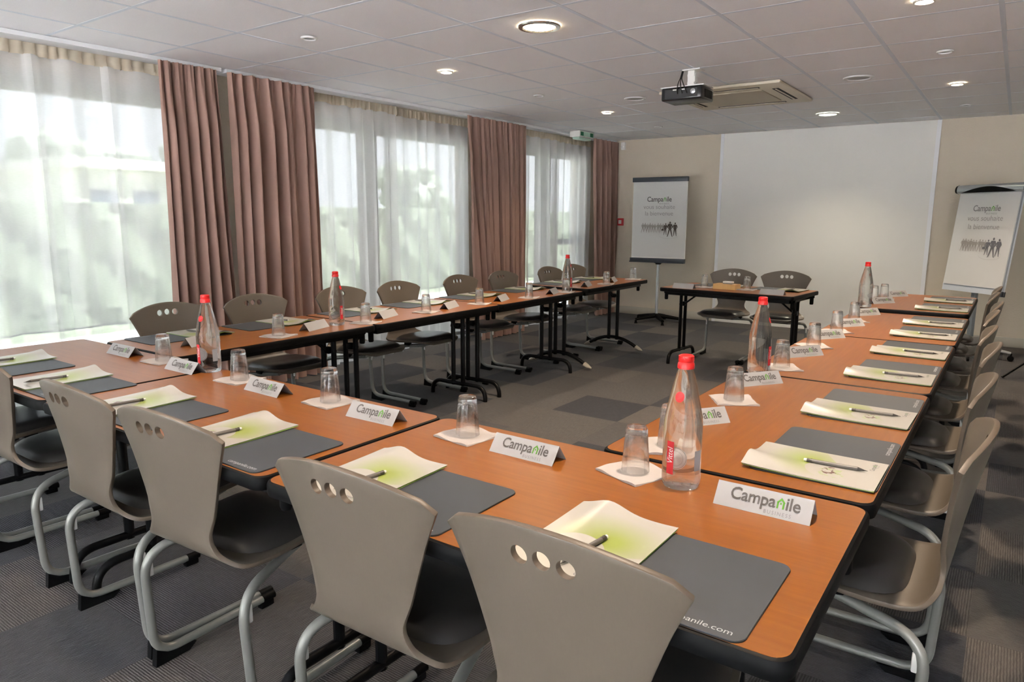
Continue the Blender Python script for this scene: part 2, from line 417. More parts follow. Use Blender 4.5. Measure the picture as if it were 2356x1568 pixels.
# ================================================================ ROOM SHELL
fl = G().box(-6, 3.2, -3.2, 9.1, -.12, 0).build('floor', MCARP); struct(fl)
ce = G().box(-5.4, 3.2, -3.2, 9.0, ZC+.0005, ZC+.12).build('ceiling', MCEIL); struct(ce)
g = G()
X0, Y0 = -.1797, 4.392
for i in range(-6, 9):
    x = X0-.6*i
    if -4.9 < x < 3.1: g.box(x-.012, x+.012, -3.1, YW, ZC-.0008, ZC+.002)
for j in range(-13, 9):
    y = Y0+.603*j
    if -3.1 < y < YW: g.box(-4.95, 3.1, y-.011, y+.011, ZC-.0004, ZC+.002)
g.build('ceiling_grid', MBARE, ce)
wf = G().box(-5.3, 3.2, YW, YW+.15, 0, ZC+.1).build('wall_far', MWALL); struct(wf)
struct(G().box(3.05, 3.2, -3.2, YW, 0, ZC+.1).build('wall_right', MWALLG))
g = G().box(-5.3, -4.3, -3.2, -3.05, 0, ZC+.1).box(2.6, 3.05, -3.2, -3.05, 0, ZC+.1).box(-1.2, -.6, -3.2, -3.05, 0, ZC+.1)
g.box(-4.3, -1.2, -3.2, -3.05, 0, .12).box(-.6, 2.6, -3.2, -3.05, 0, .12).box(-4.3, -1.2, -3.2, -3.05, 2.2, ZC+.1).box(-.6, 2.6, -3.2, -3.05, 2.2, ZC+.1)
struct(g.build('wall_near', MWALLG))
struct(G().box(-5.0, -3.10, YW-.018, YW, 0, .10, bev=.004).box(-.79, 3.05, YW-.018, YW, 0, .10, bev=.004).build('baseboard_far', mat('skirting_paint', (.52, .49, .42), .5)))
# projection surface on the far wall
sc_ = empty('projection_screen', (0, YW-.001, 0)); tag(sc_, 'large floor to ceiling white painted projection board on the far wall', 'projection screen')
G().box(-3.105, -.79, -.012, 0, .0, ZC-.003).build('board', MSCREEN, sc_)
G().box(-3.13, -3.09, -.02, 0, .0, ZC-.003).build('edge_strip', MTRIM, sc_)
G().box(-.81, -.77, -.02, 0, .0, ZC-.003).build('edge_strip', MTRIM, sc_)
# left wall with three big window openings, following the rail line
def wallseg(g, a, b, z0, z1, d0=.25, d1=.42, mi=0):
    vs = [(LX(y)-d, y, z) for z in (z0, z1) for y, d in ((a, d1), (a, d0), (b, d0), (b, d1))]
    g.add(vs, [(0, 1, 2, 3), (7, 6, 5, 4), (0, 4, 5, 1), (1, 5, 6, 2), (2, 6, 7, 3), (3, 7, 4, 0)], mi)
g = G()
WIN = [(-2.8, 3.0), (3.55, 6.08), (7.0, 8.5)]
wallseg(g, -3.2, 9.0, 2.185, ZC+.1)
for a, b in ((-3.2, -2.8), (3.0, 3.55), (6.08, 7.0), (8.5, 9.0)): wallseg(g, a, b, 0, 2.185)
struct(g.build('wall_left', MWALL))
def window(idx, a, b, mull, rails=()):
    g = G(); f = .06
    wallseg(g, a, b, 2.06, 2.185, .27, .33); wallseg(g, a, b, 0, .06, .27, .33)
    wallseg(g, a, a+f, .06, 2.06, .27, .33); wallseg(g, b-f, b, .06, 2.06, .27, .33)
    for m0, m1 in mull: wallseg(g, m0, m1, .06, 2.06, .26, .34)
    for m0, m1, z in rails: wallseg(g, m0, m1, z-.035, z+.035, .27, .33)
    w = struct(g.build('window_%d' % idx, MFRAME))
    g = G(); wallseg(g, a+f, b-f, .06, 2.06, .298, .304); g.build('pane', MPANET, w)
window(1, -2.8, 3.0, [(.1, .22), (-1.4, -1.28)])
window(2, 3.55, 6.08, [(4.62, 4.80)])
window(3, 7.0, 8.5, [(7.48, 7.72)], [(7.72, 8.5, 1.0)])
for k, (a, b) in enumerate(((-4.3, -1.2), (-.6, 2.6))):  # windows added behind the camera to brighten the room
    m_ = (a+b)/2; g = G().box(a, b, -3.15, -3.09, .12, .18).box(a, b, -3.15, -3.09, 2.14, 2.2)
    for x in (a, m_-.03, b-.06): g.box(x, x+.06, -3.15, -3.09, .18, 2.14)
    w = struct(g.build('window_%d' % (4+k), MFRAME)); G().box(a+.06, b-.06, -3.123, -3.117, .18, 2.14).build('pane', MPANEN, w)
# curtain rail
g = G()
for a, b in ((-3.0, 3.08), (3.12, 8.88)):
    vs = [(LX(y)+d, y, z) for z in (ZC-.028, ZC-.002) for y, d in ((a, -.05), (a, .03), (b, .03), (b, -.05))]
    g.add(vs, [(0, 1, 2, 3), (7, 6, 5, 4), (0, 4, 5, 1), (1, 5, 6, 2), (2, 6, 7, 3), (3, 7, 4, 0)])
tag(g.build('curtain_rail', MTRIM), 'white metal curtain rail along the window side of the ceiling', 'curtain rail')

# ================================================================ CURTAINS
def drape_mesh(top, bot, z1, z0, n, amp, off, seed, m, thick=0, gather=True, low=None):
    rnd = random.Random(seed); ph = [rnd.uniform(0, 2*PI) for _ in range(6)]; wob = [rnd.uniform(.45, 1.35) for _ in range(n+3)]
    phase_w = [rnd.uniform(.5, 1.6) for _ in range(n+2)]; acc = [0]
    for w in phase_w[:n]: acc.append(acc[-1]+w)
    tot = acc[-1]
    NU = n*16; NV = 40
    def fn(u, v):
        # u across, v from top to bottom
        q = u*tot; i = 0
        while i < n-1 and q > acc[i+1]: i += 1
        loc = (q-acc[i])/phase_w[i]
        A = amp*(wob[i]*(1-loc)+wob[i+1]*loc)
        drift = .25*math.sin(3*v+ph[0]+5*u)+.12*math.sin(9*v+ph[1]-7*u)
        gth = 1.0
        if gather: gth = .45+.55*min(1, max(0, (v-.02)*7)) if v > .02 else .45
        s_ = math.sin(2*PI*(loc+i)+drift)
        s_ = math.copysign(abs(s_)**.8, s_)
        h = A*gth*(1+.35*v)*(s_+.30*math.sin(4*PI*(loc+i)+ph[2]+2*v)) + (.010*math.sin(6*PI*(loc+i)+ph[4])*max(0, 1-v*5) if gather else 0)
        a = top[0]+(bot[0]-top[0])*v**1.3; b = top[1]+(bot[1]-top[1])*v**1.3
        y = a+(b-a)*u + .010*math.sin(2*PI*(loc+i)+ph[3])*(gth)
        z = z1+(z0-z1)*v
        return (LX(y)+off+h, y, z)
    g = G(); g.grid(fn, NU, NV); return g
def drape(top, bot, n, seed, label):
    o = drape_mesh(top, bot, ZC-.030, .012, n, .042, .065, seed, MDRAPE).build('curtain', MDRAPE)
    tag(o, label, 'curtain', 'brown curtains'); return o
drape((2.61, 3.02), (2.58, 3.08), 6, 3, 'mauve brown pleated curtain at the right side of the first wide window')
drape((3.11, 3.86), (3.09, 3.88), 8, 5, 'mauve brown pleated curtain left of the second window, beside a thin gap')
drape((5.70, 6.72), (5.86, 6.72), 10, 8, 'wide mauve brown curtain between the second and third windows')
drape((8.20, 8.86), (8.34, 8.86), 7, 11, 'mauve brown curtain in the corner beside the far wall')
def sheer(a, b, n, seed, label, bot=None, off=-.10):
    bot = bot or (a, b)
    o = drape_mesh((a, b), bot, ZC-.10, .015, n, .024, off, seed, MSHEER, gather=False).build('sheer_curtain', MSHEER)
    tag(o, label, 'sheer curtain', 'white sheer curtains')
    t = drape_mesh((a, b), (a, b), ZC-.031, ZC-.105, n*3, .010, off, seed+50, MTAPE, gather=False).build('heading_tape', MTAPE, o)
sheer(-.9, 2.80, 17, 21, 'long white voile curtain over the first window at the left edge')
sheer(3.72, 4.90, 7, 22, 'white voile curtain on the left half of the second window')
sheer(4.80, 6.0, 7, 23, 'white voile curtain on the right half of the second window', off=-.165)
sheer(6.60, 7.66, 6, 24, 'white voile curtain on the left half of the far window')
sheer(7.58, 8.52, 5, 25, 'white voile curtain on the right half of the far window, behind the exit light', off=-.165)

# ================================================================ OUTSIDE
struct(G().box(-60, -6, -30, 60, -.3, -.02).build('lawn', MGRASS))
struct(G().box(-8.3, -5.32, -3.3, 20, -.02, .0).box(-8.3, 12, -16, -3.25, -.02, .0).build('terrace', MPATH))  # second slab is added behind the camera, pale to bounce light upward
def blob_hedge(x0, x1, y0, y1, z1, seed):
    rnd = random.Random(seed); g = G(); n = 90
    for (fx) in (0,):
        def front(u, v):
            y = y0+(y1-y0)*u; z = z1*v
            return (x1+.05*math.sin(y*9+z*7)+.04*math.sin(y*23-z*17), y, z)
        g.grid(front, 240, 14)
        def topf(u, v):
            y = y0+(y1-y0)*u; return (x1-(x1-x0)*v+(.05*math.sin(y*9+z1*7)+.04*math.sin(y*23-z1*17))*(1-v), y, z1+(.03*math.sin(y*11+5*v) if 0 < v < 1 else 0))
        g.grid(topf, 240, 4)
    g.box(x0, x1-.15, y0, y1, 0, z1-.08)
    return g
tag(blob_hedge(-10.2, -9.0, -8, 34, 1.46, 3).build('hedge', MHEDGE), 'long clipped green hedge outside beyond the windows', 'hedge')
nb = empty('added_sky_block', (-1, -13, 0)); tag(nb, 'unseen low block added behind the camera to shut off the low sky', 'building')  # added out of view to keep low sky out of the near windows
G().box(-14, 12, -3, 0, 0, 4.2).build('wall', mat('sky_block_render', (.36, .35, .34), .9), nb)
G().box(-14.3, 12.3, -3.3, .3, 4.2, 4.45).build('roof', mat('sky_block_roof', (.2, .2, .2), .9), nb)
struct(G().box(-5.9, 3.4, -4.3, -3.2, ZC+.10, ZC+.22).box(-5.9, -5.4, -3.2, 9.4, ZC+.10, ZC+.22).build('added_eaves', MWALLG))   # unseen overhang added to cut the high sky light
hb = empty('house', (-26, 12.2, 0)); tag(hb, 'pale low house beyond the hedge seen through the first window', 'house')
G().box(-3, 3, -2.3, 2.6, 0, 2.75).build('wall', MHOUSE, hb)
G().box(-3.3, 3.3, -2.6, 2.9, 2.75, 3.05).build('roof', MHOUSE, hb)
for y in (-1.5, -.2, 1.1): G().box(3.0, 3.04, y-.4, y+.4, .9, 2.1).build('window', MHWIN, hb)
def tree(x, y, h, r, seed, label):
    rnd = random.Random(seed); t = empty('tree', (x, y, 0)); tag(t, label, 'tree', 'trees beyond the hedge')
    G().tube([(0, 0, 0), (.05, 0, h*.3), (0, .05, h*.6)], [.18, .13, .07], 8).build('trunk', MBARK, t)
    g = G()
    for k in range(30):
        a = rnd.uniform(0, 2*PI); q = rnd.random()**.5*r; z = h*rnd.uniform(.42, .95); rad = rnd.uniform(.28, .5)*r*(1.2-z/h*.5)
        bm = bmesh.new(); bmesh.ops.create_icosphere(bm, subdivisions=2, radius=rad)
        for v in bm.verts: v.co *= rnd.uniform(.82, 1.15)
        g.add([v.co+Vector((q*math.cos(a), q*math.sin(a), z)) for v in bm.verts], [[v.index for v in f.verts] for f in bm.faces]); bm.free()
    g.build('crown', MTREE, t)
tree(-32, 14, 4.3, 2.2, 1, 'round tree behind the low pale house')
tree(-30, 18.0, 4.4, 1.5, 2, 'tree beyond the hedge, right of the low pale house')
tree(-27, 28.5, 4.0, 1.7, 4, 'tree beyond the hedge seen through the second window')

# ================================================================ CEILING FITTINGS
def disc(name, x, y, r, mats, label, cat, grp, lit=None, big=False):
    t = empty(name, (x, y, ZC)); tag(t, label, cat, grp)
    z = -.004
    G().lathe([(r*.74, z-.002), (r*.80, z-.010), (r*.97, z-.008), (r, z)], 32).build('ring', mats[0], t)
    g = G(); n = 28
    g.add([(r*.76*math.cos(2*PI*i/n), r*.76*math.sin(2*PI*i/n), z-.003) for i in range(n)]+[(0, 0, z-.003 if not big else z-.006)], [(i, (i+1) % n, n) for i in range(n)])
    g.build('lamp' if lit else 'cover', mats[1], t)
    return t
MRINGM = mat('ring_white', (.7, .7, .7), .35)
MRINGS = mat('ring_chrome', (.6, .58, .55), .2, .9)
MGRL = mat('speaker_mesh', (.42, .43, .44), .6)
MOFF = mat('unlit_lamp', (.25, .26, .28), .2)
disc('downlight', -2.268, 3.44, .118, (MRINGS, MBULB), 'large round recessed downlight glowing warm, nearest the camera', 'ceiling light', 'large round downlights', 1)
disc('downlight', -1.671, 7.79, .105, (MRINGM, MBULB2), 'large round pale downlight near the far wall above the projection board', 'ceiling light', 'large round downlights', 1)
SP = [(-3.482, 4.069, 'small lit ceiling spotlight above the left table row'), (-3.46, 6.492, 'small lit ceiling spotlight at the far end of the left row, near the exit light'),
      (-.501, 6.648, 'small lit ceiling spotlight above the far end of the right row'), (-.482, 4.10, 'small lit ceiling spotlight cut by the top edge of the photo')]
for x, y, l in SP: disc('spotlight', x, y, .05, (MRINGM, MBULB), l, 'ceiling light', 'small ceiling spotlights', 1)
for x, y, l in [(-3.519, 2.877, 'small unlit ceiling spotlight above the near end of the left row'), (-.488, 5.358, 'small unlit ceiling spotlight right of the round speaker'),
                (-3.475, 5.276, 'small unlit ceiling spotlight between the two lit ones over the left row'), (-.507, 7.887, 'small unlit ceiling spotlight near the far wall on the right'),
                (-3.475, 7.767, 'small unlit ceiling spotlight near the far wall on the left')]:
    disc('spotlight', x, y, .048, (MRINGM, MOFF), l, 'ceiling light', 'small ceiling spotlights')
disc('ceiling_speaker', -1.086, 5.964, .105, (MRINGM, MGRL), 'round white ceiling speaker right of the air conditioner', 'speaker', 'ceiling speakers')
disc('ceiling_speaker', -2.861, 5.876, .095, (MRINGM, MGRL), 'round white ceiling speaker left of the projector', 'speaker', 'ceiling speakers')
for (x, y, e, c) in [(-2.268, 3.44, 16, WARM), (-1.671, 7.79, 9, (1, .9, .7)), (-3.482, 4.07, 7, WARM), (-3.46, 6.49, 7, WARM), (-.5, 6.65, 14, WARM), (-.482, 4.1, 20, WARM), (-.49, 1.6, 15, WARM), (-2.27, .9, 8, WARM), (1.3, 7.2, 6, WARM)]:
    light('lamp_light', 'SPOT', (x, y, ZC-.03), e*LAMP, c, .06, spot_size=R(125), spot_blend=.8)
# the fittings that hold the lamps outside the picture
for x, y, l in [(-.49, 1.6, 'small lit ceiling spotlight over the near right table corner'), (-2.27, .9, 'small lit ceiling spotlight over the near table row'), (1.3, 7.2, 'small lit ceiling spotlight over the far right corner of the room')]:
    disc('spotlight', x, y, .05, (MRINGM, MBULB), l, 'ceiling light', 'small ceiling spotlights', 1)
# air conditioning cassette
ac = empty('air_conditioner', (-2.07, 6.225, ZC)); tag(ac, 'square cream ceiling air conditioning cassette behind the projector', 'air conditioner')
g = G(); g.box(-.49, .49, -.525, .525, -.028, -.003, bev=.01); g.build('frame', MAC, ac)
G().prism(rrect(-.29, .29, -.30, .30, .03), -.036, -.027).build('grille', MACG, ac)
for (x0, x1, y0, y1) in ((-.30, .30, -.42, -.375), (-.30, .30, .375, .42), (-.42, -.37, -.30, .30), (.37, .42, -.30, .30)):
    v_ = G().box(x0, x1, y0, y1, -.030, -.027).build('air_slot', MPL_B, ac)
    if x1-x0 > y1-y0: G().box(x0+.01, x1-.01, (y0+y1)/2-.004, (y0+y1)/2+.004, -.034, -.029).build('vane', MAC, v_)
    else: G().box((x0+x1)/2-.006, (x0+x1)/2+.006, y0+.01, y1-.01, -.034, -.029).build('vane', MAC, v_)
# projector
pj = empty('projector', (-2.03, 5.02, ZC)); tag(pj, 'black video projector hanging upside down from a white ceiling bracket', 'projector')
G().box(-.16, .14, -.10, .14, -.215, -.125, bev=.012, seg=3).build('body', MPROJ, pj)
g = G().box(-.13, .11, -.105, -.099, -.20, -.14)
g.build('connector_panel', mat('panel_dark', (.02, .02, .022), .4), pj)
G().lathe([(.0, 0), (.018, 0), (.018, .01), (.012, .012), (0, .012)], 16, T=Matrix.Translation((.08, -.103, -.165)) @ Matrix.Rotation(R(90), 4, 'X')).build('port', MALU, pj)
for x in (-.07, -.01): G().box(x, x+.03, -.107, -.104, -.15, -.142).build('port', MWHITE, pj)
G().box(.141, .143, -.04, .10, -.20, -.145).build('vent', MPL_B, pj)
G().lathe([(0, 0), (.03, 0), (.03, .012), (.024, .014), (0, .010)], 20, T=Matrix.Translation((-.07, .139, -.17)) @ Matrix.Rotation(R(-90), 4, 'X')).build('lens', MLENS, pj)
g = G().box(-.17, .15, -.09, .10, -.125, -.119); g.build('bracket_plate', MWHITE, pj)
g = G().box(0, .05, -.02, .02, -.125, -.005, bev=.003).box(-.03, .10, -.05, .05, -.010, -.003).box(.045, .06, -.03, .03, -.09, -.05)
g.tube([(-.005, 0, -.04), (.055, 0, -.04)], .012, 10).tube([(-.005, 0, -.09), (.055, 0, -.09)], .010, 10); g.build('bracket', MWHITE, pj)
for dx, q in ((-.035, 0), (-.03, .03), (-.025, .06)):
    G().tube(bez([(dx, -.03, -.004), (dx-.005, -.05, -.06, .02), (dx+q*.4, -.10, -.10, .03), (dx+q, -.125, -.16, .03), (dx+q, -.108, -.17)]), .0035, 6).build('cable', MCABLE, pj)
# exit light
ex = empty('exit_light', (-4.46, 7.72, ZC)); tag(ex, 'small white emergency exit light with green sign hanging by the curtain rail', 'exit light')
G().box(-.07, .07, -.16, .19, -.075, -.003, bev=.006).build('housing', MWHITE, ex)
g = G().box(.0715, .0732, -.14, -.07, -.062, -.018).box(.0715, .0732, .09, .16, -.062, -.018)
g.build('sign', MGREEN, ex)
G().box(.0705, .0722, -.145, .175, -.066, -.014).build('sign_panel', mat('pale_green_panel', (.5, .68, .58), .4), ex)
G().box(-.05, .05, -.13, .16, -.10, -.075, bev=.008).build('diffuser', mat('green_tinted_diffuser', (.45, .62, .52), .3), ex)
se = empty('motion_sensor', (-4.47, YW, 2.27)); tag(se, 'small white motion sensor in the top corner of the far wall', 'sensor')
G().box(-.03, .03, -.045, 0, -.05, .05, bev=.008).build('housing', MWHITE, se)
G().lathe([(0, .018), (.012, .014), (.018, .006), (.02, 0)], 14, T=Matrix.Translation((0, -.045, -.012)) @ Matrix.Rotation(R(90), 4, 'X')).build('lens', MCLIP, se)
cp_ = empty('call_point', (-4.48, YW, 1.26)); tag(cp_, 'small red fire call point on the far wall beside the corner curtain', 'call point')
G().box(-.04, .04, -.04, 0, -.05, .05, bev=.004).build('housing', MREDL, cp_); G().box(-.022, .022, -.042, -.039, -.025, .025).build('press_plate', MWHITE, cp_)

# ================================================================ TABLE
def make_table(style='u', dim=(1.19, .66)):
    L, D = dim; z = ZT
    t = empty('folding_table'); 
    g = G()
    P0 = rrect(-L/2+.003, L/2-.003, -D/2, D/2, .035, 6); rings = []
    for ins, zz in ((.010, z-.036), (.002, z-.034), (0, z-.026), (0, z-.010), (.003, z-.003), (.008, z-.0006)):
        rings.append([(x, y, zz) for x, y in rrect(-L/2+.003+ins, L/2-.003-ins, -D/2+ins, D/2-ins, .035-min(ins, .02), 6)])
    n = len(P0); vs = [p for r_ in rings for p in r_]
    fs = [(i*n+j, i*n+(j+1) % n, (i+1)*n+(j+1) % n, (i+1)*n+j) for i in range(len(rings)-1) for j in range(n)]+[tuple(range(n-1, -1, -1))]
    fs.append(tuple((len(rings)-1)*n+j for j in range(n)))
    g.add(vs, fs, 0, True); g.build('edge_band', MBLK, t)
    G().prism(rrect(-L/2+.0115, L/2-.0115, -D/2+.0085, D/2-.0085, .029, 6), z-.003, z).build('tabletop', MW, t)
    g = G()
    for y0 in (-D/2+.06, D/2-.085): g.box(-L/2+.05, L/2-.05, y0, y0+.025, z-.066, z-.036)
    for x0 in (-L/2+.05, L/2-.075): g.box(x0, x0+.025, -D/2+.085, D/2-.085, z-.066, z-.036)
    g.build('frame', MSTEEL_B, t)
    for sx in (-1, 1):
        x = sx*(L/2-.085); g = G()
        for y in (-.045, .045): g.tube([(x, y, .09), (x, y, z-.036)], .0145, 10, flat=1.25)
        g.box(x-.012, x+.012, -.20, .20, z-.062, z-.038)
        lg = g.build('leg', MSTEEL_B, t)
        if style == 'u':
            f_ = G().tube(bez([(x, -.25, .0, 0), (x, -.25, .105, .09), (x, .25, .105, .09), (x, .25, 0, 0)], 10), .0155, 12).build('foot', MSTEEL_B, lg)
        else:
            pts = [(x, yy, .115-.088*(abs(yy)/.27)**2.0) for yy in [-.27+.54*i/18 for i in range(19)]]
            f_ = G().tube(pts, .017, 12).build('foot', MSTEEL_B, lg)
            g = G()
            for s2 in (-1, 1): g.tube([(x, s2*.255, .036), (x, s2*.29, .018), (x, s2*.325, .006)], [.021, .018, .006], 10, flat=1.2)
            g.build('foot_tip', MBEI, lg, label='beige plastic foot tips')
        g = G().tube([(x-sx*.015, 0, z-.17), (x-sx*.17, 0, z-.05)], .008, 8).tube([(x, -.06, z-.17), (x, .06, z-.17)], .011, 8)
        g.box(x-sx*.0-.018, x+.018, -.02, .02, z-.19, z-.15, bev=.006); g.build('brace', MSTEEL_B, t)
        for sy_ in (-1, 1):
            G().lathe([(0, z-.115), (.013, z-.113), (.016, z-.105), (.016, z-.06), (.022, z-.055), (.022, z-.036)], 14, cx=sx*(L/2-.034), cy=sy_*(D/2-.095)).build('bumper', MPL_B, t)
    t['category'] = 'table'; t['group'] = 'folding conference tables'
    return t
TU = make_table('u'); TA = make_table('a')
DF = .66; LT = 1.19
xr = -.187; yn = .927
TBL = []
for i, l in enumerate(['orange beech folding table in the near row at the right front corner',
          'orange beech folding table in the middle of the near row', 'orange beech folding table at the left end of the near row, by the sheer curtain']):
    place(TU, (xr-LT*(i+.5), yn+DF/2, 0), 0, l)
for i, l in enumerate(['right row folding table touching the near row, first from the camera', 'right row folding table second from the camera, under a full bottle', 'right row folding table third from the camera, just before the raised end table']):
    place(TU, (xr-DF/2, 1.592+LT*(i+.5), 0), R(90), l)
xl = -2.919
for i, l in enumerate(['left row folding table first from the near row, with a bottle on it', 'left row folding table second from the near row', 'left row folding table third from the near row, just before the raised end table']):
    place(TU, (xl-DF/2, 1.597+LT*(i+.5), 0), R(-90), l)
place(TA, (-2.885-DF/2, 5.17+LT/2, .02), R(-90), 'slightly higher folding table with arched feet at the far end of the left row')
place(TA, (-.195-DF/2, 5.205+LT/2, .02), R(90), 'slightly higher folding table with arched feet at the far end of the right row')
BT_R = R(-5)
btl = Vector((-1.955, 6.165, 0))
place(TU, btl, BT_R, 'separate folding table with two chairs in front of the projection board')

# ================================================================ CHAIR
def make_chair():
    t = empty('meeting_chair')
    prof = [(.205, .412), (.200, .424), (.185, .431), (.15, .434), (.05, .432), (-.05, .425), (-.12, .421), (-.165, .423), (-.195, .432), (-.215, .450), (-.226, .475), (-.232, .505), (-.239, .55), (-.250, .62), (-.263, .69), (-.276, .75), (-.284, .79), (-.292, .835)]
    wid = [.120, .150, .170, .190, .208, .212, .208, .203, .192, .160, .136, .127, .141, .164, .187, .207, .219, .227]
    hb_ = [0]*18
    # refine
    def interp(L_, q):
        i = min(int(q), len(L_)-2); f = q-i; p0 = L_[max(i-1, 0)]; p1 = L_[i]; p2 = L_[i+1]; p3 = L_[min(i+2, len(L_)-1)]
        return .5*((2*p1)+(-p0+p2)*f+(2*p0-5*p1+4*p2-p3)*f*f+(-p0+3*p1-3*p2+p3)*f**3)
    NS, NX = 52, 16
    Yp = [p[0] for p in prof]; Zp = [p[1] for p in prof]
    def fn(u, v):
        q = u*(len(prof)-1); w = interp(wid, q); x = (2*v-1)*w; y = interp(Yp, q); z = interp(Zp, q)
        if z > .46:
            k = min(1, (z-.46)/.1)
            y += .055*k*(x/.22)**2*.9
        if z > .60:
            kk = ((z-.60)/.235)**2; z -= kk*.050*(abs(x)/.226)**2.0 + .012*max(0, (abs(2*v-1)-.9)/.1)**2*max(0, (u-.94)/.06)
        return (x, y, z)
    g = G(); g.grid(fn, NS, NX, 0)
    o = g.build('shell', [MSH, MPLY], t)
    md = o.modifiers.new('s', 'SOLIDIFY'); md.thickness = .013; md.offset = 0; md.material_offset_rim = 1; md.use_quality_normals = True
    md = o.modifiers.new('b', 'BEVEL'); md.width = .0028; md.segments = 2; md.limit_method = 'ANGLE'; md.angle_limit = R(50)
    cut = G()
    for x in (-.043, 0, .043): cut.tube([(x, -.40, .782-abs(x)*.05), (x, -.10, .782-abs(x)*.05)], .0165, 24)
    co = cut.build('cutter', MPLY)
    md = o.modifiers.new('h', 'BOOLEAN'); md.operation = 'DIFFERENCE'; md.object = co; md.solver = 'EXACT'
    dg = bpy.context.evaluated_depsgraph_get(); dg.update()
    me = bpy.data.meshes.new_from_object(o.evaluated_get(dg)); me.name = 'shell'
    o.modifiers.clear(); old = o.data; o.data = me; bpy.data.objects.remove(co); bpy.data.meshes.remove(old)
    for p in me.polygons: p.use_smooth = True
    try: me.set_sharp_from_angle(angle=R(30))
    except Exception: pass
    # cushion: domed pad following the seat
    def cu(u, v):
        a = 2*PI*v; r = u
        ex_ = 5.0; c_, s_ = math.cos(a), math.sin(a)
        rr_ = (abs(c_)**ex_+abs(s_)**ex_)**(-1/ex_)
        x = .192*r*rr_*c_; y = .016+.172*r*rr_*s_
        # narrower at the front lip and at the back
        sq = 1-.10*max(0, (y-.05)/.15)**2-.12*max(0, (-y-.02)/.13)**2
        zseat = .4405-.0000*y - .0085*max(0, min(1, (-y+.05)/.17)) - .012*max(0, (y-.13)/.07)**2
        dome = .027*(1-r**9)+.005*(1-r*r)
        return (x*sq, y, zseat-.003+dome)
    g = G(); g.grid(cu, 22, 56); 
    o2 = g.build('cushion', MVIN, t)
    bm = bmesh.new(); bm.from_mesh(o2.data); bmesh.ops.remove_doubles(bm, verts=bm.verts, dist=1e-5); bmesh.ops.recalc_face_normals(bm, faces=bm.faces)
    bm.to_mesh(o2.data); bm.free()
    o2['label'] = 'dark padded vinyl seat cushion'
    for sx in (-1, 1):
        P = [(sx*.13, .13, .408), (sx*.165, -.02, .392, .05), (sx*.218, -.215, .365, .085), (sx*.225, -.200, .034, .075), (sx*.225, .205, .030)]
        lg = G().tube(bez(P, 12), .0128, 14).build('leg', MTUBE, t)
        G().tube([(sx*.225, .175, .030), (sx*.225, .222, .030)], .0145, 12).box(sx*.225-.012, sx*.225+.012, .165, .215, 0, .022, bev=.003).build('end_cap', MPL_B, lg)
        g = G(); a = [(-.200, .052), (-.206, .0), (-.10, .0), (-.075, .018), (-.13, .022), (-.165, .030)]
        vs = [(sx*.225+dx, y, z) for dx in (-.011, .011) for y, z in a]; n = len(a)
        g.add(vs, [tuple(range(n)), tuple(range(2*n-1, n-1, -1))]+[(i, (i+1) % n, n+(i+1) % n, n+i) for i in range(n)]); g.build('rear_foot', MPL_B, lg)
        G().box(sx*.220-.005, sx*.220+.005, -.202, -.187, .285, .335, bev=.004).build('bumper', MCLIP, lg)
        G().box(sx*.163-.014, sx*.163+.014, -.03, .02, .396, .4155, bev=.003).build('bracket', MPL_B, lg)
    G().tube([(-.135, .11, .403), (.135, .11, .403)], .010, 10).build('crossbar', MTUBE, t)
    t['category'] = 'chair'; t['group'] = 'taupe meeting chairs'
    return t
CH = make_chair()
OR = ['first', 'second', 'third', 'fourth', 'fifth', 'sixth', 'seventh', 'eighth']
fx = [-.545, -1.035, -1.72, -2.21, -2.91, -3.415]
frz = [0, 1, 3, 0, 0, 0]
fl_ = ['taupe chair pulled to the near row, closest to its right end', 'taupe chair in the near row, second from its right end', 'taupe chair in the near row, third from its right end',
       'taupe chair in the near row, fourth from its right end', 'taupe chair in the near row, fifth from its right end', 'taupe chair at the left end of the near row, mostly cut by the photo edge']
for x, a, l in zip(fx, frz, fl_): place(CH, (x, 1.135, 0), R(a), l)
ry = [1.935, 2.57, 3.27, 3.80, 4.48, 4.99, 5.63, 6.15]
rx = [-.285, -.30, -.30, -.325, -.33, -.32, -.35, -.345]
for i in range(8): place(CH, (rx[i], ry[i], 0), R(90), 'taupe chair outside the right row, %s counted from the camera' % OR[i])
ly = [2.05, 2.60, 3.26, 3.80, 4.56, 5.14, 5.90, 6.36]
lxx = [-3.53, -3.54, -3.52, -3.50, -3.52, -3.50, -3.49, -3.49]
ly[5] = 5.13; ly[4] = 4.55; ly[7] = 6.38
for i in range(8): place(CH, (lxx[i], ly[i], 0), R(-90), 'taupe chair on the window side, %s counted from the near row' % OR[i])
place(CH, (-2.18, 6.48, 0), R(180), 'left of the two taupe chairs behind the separate far table')
place(CH, (-1.70, 6.50, 0), R(180), 'right of the two taupe chairs behind the separate far table')

